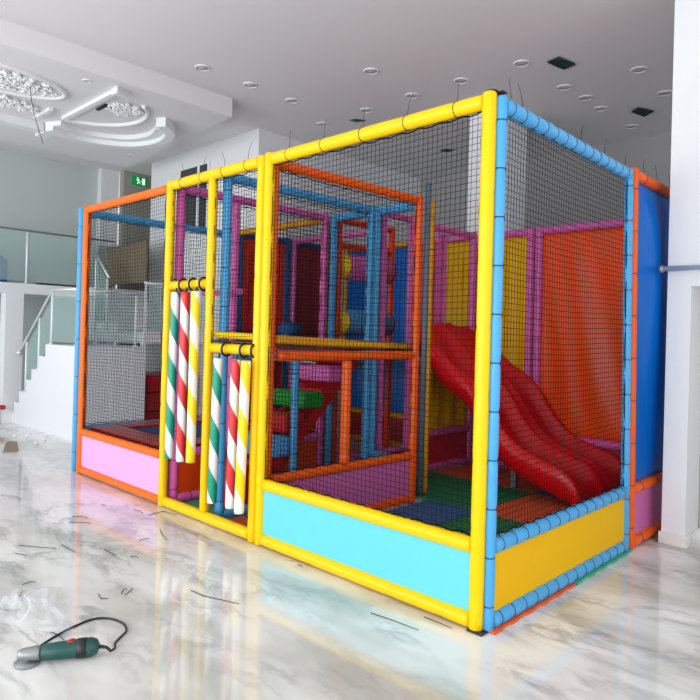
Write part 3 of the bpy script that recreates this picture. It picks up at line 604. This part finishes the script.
rl = thing('upper_railing', 'short sloping glass railing up to the gallery, behind the orange bay net', 'railing', (-8.1, 1.75, 1.5)); post(-8.35, 1.75, 1.455, 2.60, rl); post(-7.93, 1.75, 1.455, 2.28, rl)
mb = MB(); mb.tube([(-8.40, 1.75, 2.72), (-7.88, 1.75, 2.29)], .022, 10); mb.build('handrail', STEEL, rl); pane([(-8.33, 1.75, 1.6), (-7.95, 1.75, 1.6), (-7.95, 1.75, 2.26), (-8.33, 1.75, 2.58)], rl)
mb = MB(); mb.prism([(-8.80, 1.45), (-7.6, 1.45), (-7.6, 1.6), (-7.9, 1.6), (-7.9, 1.78), (-8.2, 1.78), (-8.2, 1.96), (-8.5, 1.96), (-8.5, 2.16), (-8.8, 2.16)], 1.78, 2.75, 'y'); struct('staircase_upper', mb, WALLW)
rl = thing('gallery_railing', 'long greenish glass railing with a white post along the upper gallery', 'railing', (-8.84, .6, 2.16))
for y in (-.9, .86, 2.2): post(-8.84, y, 2.165, 2.97, rl)
mb = MB(); mb.tube([(-8.84, -2.6, 2.995), (-8.84, 2.3, 2.995)], .014, 8); mb.build('handrail', GREYM, rl)
for a, b in ((-2.5, -.93), (-.87, .83), (.89, 2.17)): pane([(-8.84, a, 2.2), (-8.84, b, 2.2), (-8.84, b, 2.96), (-8.84, a, 2.96)], rl, (.006, 0, 0))
mb = MB(); mb.prism([(-9.15, 2.175), (-8.82, 2.175), (-8.6, 2.24), (-7.54, 2.24), (-7.54, 2.90), (-8.1, 2.87), (-8.8, 2.90), (-9.22, 2.96), (-9.26, 2.6)], 2.18, 2.21, 'y'); single('leaning_board', mb, BROWN, 'large brown board standing at the top of the upper stairs behind the net', 'board')
mb = MB(); mb.rbox((-9.1, 1.1, 2.165), (-8.92, 1.75, 2.195), .01); single('dark_bench', mb, DUSK, 'low dark slab lying on the gallery behind the glass', 'bench')
mb = MB(); mb.grid(lambda s, t: (-9.3+.03*math.sin(9*s), .30+.42*s, 2.17+.55*t*(1-.35*s*s)), 12, 6); single('blue_sheet', mb, BLUES, 'blue sheet leaning behind the gallery glass at the left edge', 'sheet', thick=.02)
# red stored cushions in the dark opening below the landing
for k, (z, h) in enumerate(((.002, .30), (.304, .28), (.586, .24))):
    mb = MB(); mb.rbox((-7.6, 1.80, z), (-6.75+.03*k, 2.55, z+h), .05)
    single('foam_block', mb, REDV if k != 1 else DARKR, ['red foam block at the bottom of the pile under the landing', 'dark red foam block in the middle of the pile under the landing', 'red foam block on top of the pile under the landing'][k], 'foam block', 'red foam blocks stored under the landing')
# steel tube on the right wall
t = thing('steel_tube', 'horizontal stainless steel tube fixed across the white wall at the right', 'rail', (.8, 2.22, 2.0))
mb = MB(); mb.tube([(.14, 2.22, 2.06), (1.9, 2.22, 2.06)], .02, 14); mb.build('tube', STEEL, t); mb = MB(); mb.tube([(.125, 2.22, 2.06), (.15, 2.22, 2.06)], .027, 14); mb.build('end_cap', GREYM, t)
for x in (.24, 1.7): mb = MB(); mb.tube([(x, 2.24, 2.06), (x, 2.30, 2.06)], .010, 8); mb.build('bracket', STEEL, t)

# ------------------------------------------------------------------ things on the floor
offs = [[(-2.672, -1.02), (-2.453, -1.017)], [(-2.836, -1.237), (-2.613, -1.077)], [(-2.689, -1.313), (-2.599, -1.269)], [(-2.384, -0.849), (-2.225, -0.848)], [(-2.143, -0.785), (-2.082, -0.761)], [(-2.121, -1.466), (-2.105, -1.394)], [(-2.031, -1.497), (-1.768, -1.619)], [(-1.869, -1.674), (-1.802, -1.637)], [(-1.709, -1.206), (-1.631, -1.222), (-1.609, -1.192)], [(-1.622, -1.109), (-1.68, -1.046)], [(-1.594, -1.099), (-1.66, -1.023)], [(-1.405, -0.796), (-1.288, -0.785), (-1.068, -0.703)], [(-2.561, -0.334), (-2.279, -0.44)], [(-3.146, -0.775), (-3.011, -0.659)], [(-3.284, -0.687), (-3.156, -0.622)], [(-2.93, -0.23), (-2.953, -0.077), (-2.781, -0.055)], [(-3.147, -0.239), (-3.008, -0.232)], [(-3.477, -0.358), (-3.396, -0.361)], [(-2.397, -0.588), (-2.397, -0.507)], [(-0.501, -0.251), (-0.196, -0.221)], [(-0.274, -0.075), (-0.096, -0.075)], [(-1.308, -.06), (-1.249, -.07)], [(-1.423, -1.579), (-1.295, -1.563)]]
for P2 in offs:
    pts = [V((*p, .0045)) for p in P2]
    if len(pts) == 2: pts = [pts[0], pts[0].lerp(pts[1], .5)+V((random.uniform(-.012, .012), random.uniform(-.012, .012), .004)), pts[1]]
    mb = MB(); mb.tube(pts, [.0024, .0026, .0016], 5)
    single('cable_tie_offcut', mb, BLK, 'short black cable tie offcut lying on the glossy marble floor', 'cable tie', 'cable tie offcuts scattered on the floor')
mb = MB(); P_ = catmull([(-1.254, -1.75, .006), (-1.325, -1.64, .006), (-1.369, -1.552, .006), (-1.401, -1.46, .006), (-1.415, -1.366, .006), (-1.362, -1.30, .006), (-1.264, -1.278, .006), (-1.182, -1.304, .006), (-1.134, -1.359, .008), (-1.095, -1.405, .008), (-1.045, -1.43, .012), (-1.024, -1.461, .016)], 5)
tool = thing('power_tool', 'dark green electric power tool with a red switch lying on the floor at bottom left', 'power tool', (-1.13, -1.56, 0))
TX = V((-1.10, -1.60, .045)); dx = V((.48, .88, 0)).normalized()
mb = MB(); mb.tube([TX-dx*.14, TX-dx*.13, TX-dx*.06, TX+dx*.02, TX+dx*.075, TX+dx*.10, TX+dx*.11], [.02, .034, .038, .040, .042, .032, .012], 18); mb.build('motor_housing', TOOLG, tool)
mb = MB(); mb.tube([TX-dx*.23, TX-dx*.21, TX-dx*.15, TX-dx*.138], [.018, .026, .032, .030], 16); mb.build('gear_head', GREYM, tool)
mb = MB(); c = TX-dx*.19; mb.tube([c+V((0,0,-.034)), c+V((0,0,-.040))], .055, 24); mb.tube([c, c+V((0,0,-.036))], .014, 12); mb.build('disc', GREYM, tool)
mb = MB(); mb.tube([TX+dx*.015, TX+dx*.055], .0435, 18); mb.build('grip_band', BLK, tool)
mb = MB(); mb.ball(tuple(TX-dx*.01+V((0, 0, .038))), .014, 10, 6, (1, 1.4, .6)); mb.build('switch', TOOLR, tool)
mb = MB(); mb.tube([TX+dx*.10, TX+dx*.14+V((0,0,-.01)), TX+dx*.16+V((0,0,-.03))], [.010, .007, .006], 8); mb.build('cord_sleeve', BLK, tool)
mb = MB(); mb.tube(P_, .0055, 7); mb.build('power_cord', BLK, tool)
rn = random.Random(3)
mb = MB()
def bagf(s, t):
    a = 2*PI*t; q = s; rr = .30*q*(1+.25*math.sin(3*a+1)+.12*math.sin(7*a))
    return (-1.76+rr*math.cos(a)*1.0, -1.57+rr*math.sin(a)*.72, .006+max(0, .035*(1-q**2)*(1+.5*math.sin(5*a+6*q))+.022*math.sin(23*q+4*a)*(1-q)+.018*math.sin(11*a+9*q)*q*(1-q)*3))
mb.grid(bagf, 22, 60); single('plastic_bag', mb, BAG, 'crumpled clear white plastic bag on the floor at the left edge', 'plastic bag')
mb = MB(); mb.prism([(-7.0, .03), (-6.93, .14), (-6.33, -.05), (-6.38, -.20)], .002, .02); single('floor_tile', mb, CARD, 'loose brown tile lying on the floor before the staircase', 'tile')
for k, (x, y) in enumerate(((-7.459, .481), (-7.232, .361), (-6.789, .427), (-6.627, .268), (-7.199, .60), (-7.7, .489), (-6.989, .554), (-7.35, .25))):
    mb = MB(); mb.ball((x, y, .022), rn.uniform(.018, .035), 6, 4, (1.2, .9, .6)); single('rubble_piece', mb, PLAST, 'small white plaster crumb on the floor by the staircase', 'rubble', 'plaster crumbs at the foot of the staircase')
t = thing('floor_tool', 'dark grey machine with a red handle on the floor at the far left edge', 'tool', (-8.9, .38, 0))
mb = MB(); mb.tube([(-9.0, .25, .05), (-9.0, .25, .08), (-9.0, .25, .24), (-9.0, .25, .30)], [.16, .18, .17, .10], 18); mb.build('body', DUSK, t)
mb = MB(); mb.rbox((-9.15, .10, .002), (-8.8, .42, .06), .02); mb.build('base', WHT, t); mb = MB(); mb.tube([(-8.95, .33, .25), (-8.8, .48, .25), (-8.72, .56, .25)], .035, 10); mb.build('handle', TOOLR, t)

# ------------------------------------------------------------------ light, camera
w = bpy.data.worlds.new('daylight'); sc.world = w; w.use_nodes = True; bg = w.node_tree.nodes['Background']
bg.inputs[0].default_value = (.86, .93, 1, 1); bg.inputs[1].default_value = 1.0
def area(name, loc, rot, sx, sy, e, col=(1, .98, .96)):
    l = bpy.data.lights.new(name, 'AREA'); l.shape = 'RECTANGLE'; l.size = sx; l.size_y = sy; l.energy = e; l.color = col
    o = bpy.data.objects.new(name, l); COL.objects.link(o); o.location = loc; o.rotation_euler = rot; return o
area('window_daylight', (-2.8, -7.4, 1.75), (math.radians(90), 0, 0), 13.2, 3.0, 430, (.95, .98, 1))
area('side_window_daylight', (3.95, -2.6, 1.75), (math.radians(90), 0, math.radians(90)), 8.5, 2.8, 62, (1, .97, .93))
cd = bpy.data.cameras.new('camera'); cam = bpy.data.objects.new('camera', cd); COL.objects.link(cam); sc.camera = cam
cd.sensor_width = 36; cd.lens = 640.129*36/700; cd.shift_x = .00235; cd.shift_y = -.0252; cd.clip_start = .05; cd.clip_end = 100
r_ = V((0.7204510172, 0.6929566938, 0.0275926130)); u_ = V((-0.0176414710, -0.0214618704, 0.9996140088)); f_ = V((-0.6932814077, 0.7206597038, 0.0032374509))
M = Matrix((r_, u_, -f_)).transposed().to_4x4(); M.translation = V((1.78505, -2.85964, 1.50463)); cam.matrix_world = M
for o in list(COL.objects):
    if '_w' in o: del o['_w']
sc.view_settings.view_transform = 'Standard'; sc.view_settings.look = 'None'; sc.view_settings.gamma = 1; sc.view_settings.use_curve_mapping = False
sc.view_settings.exposure = 0.3
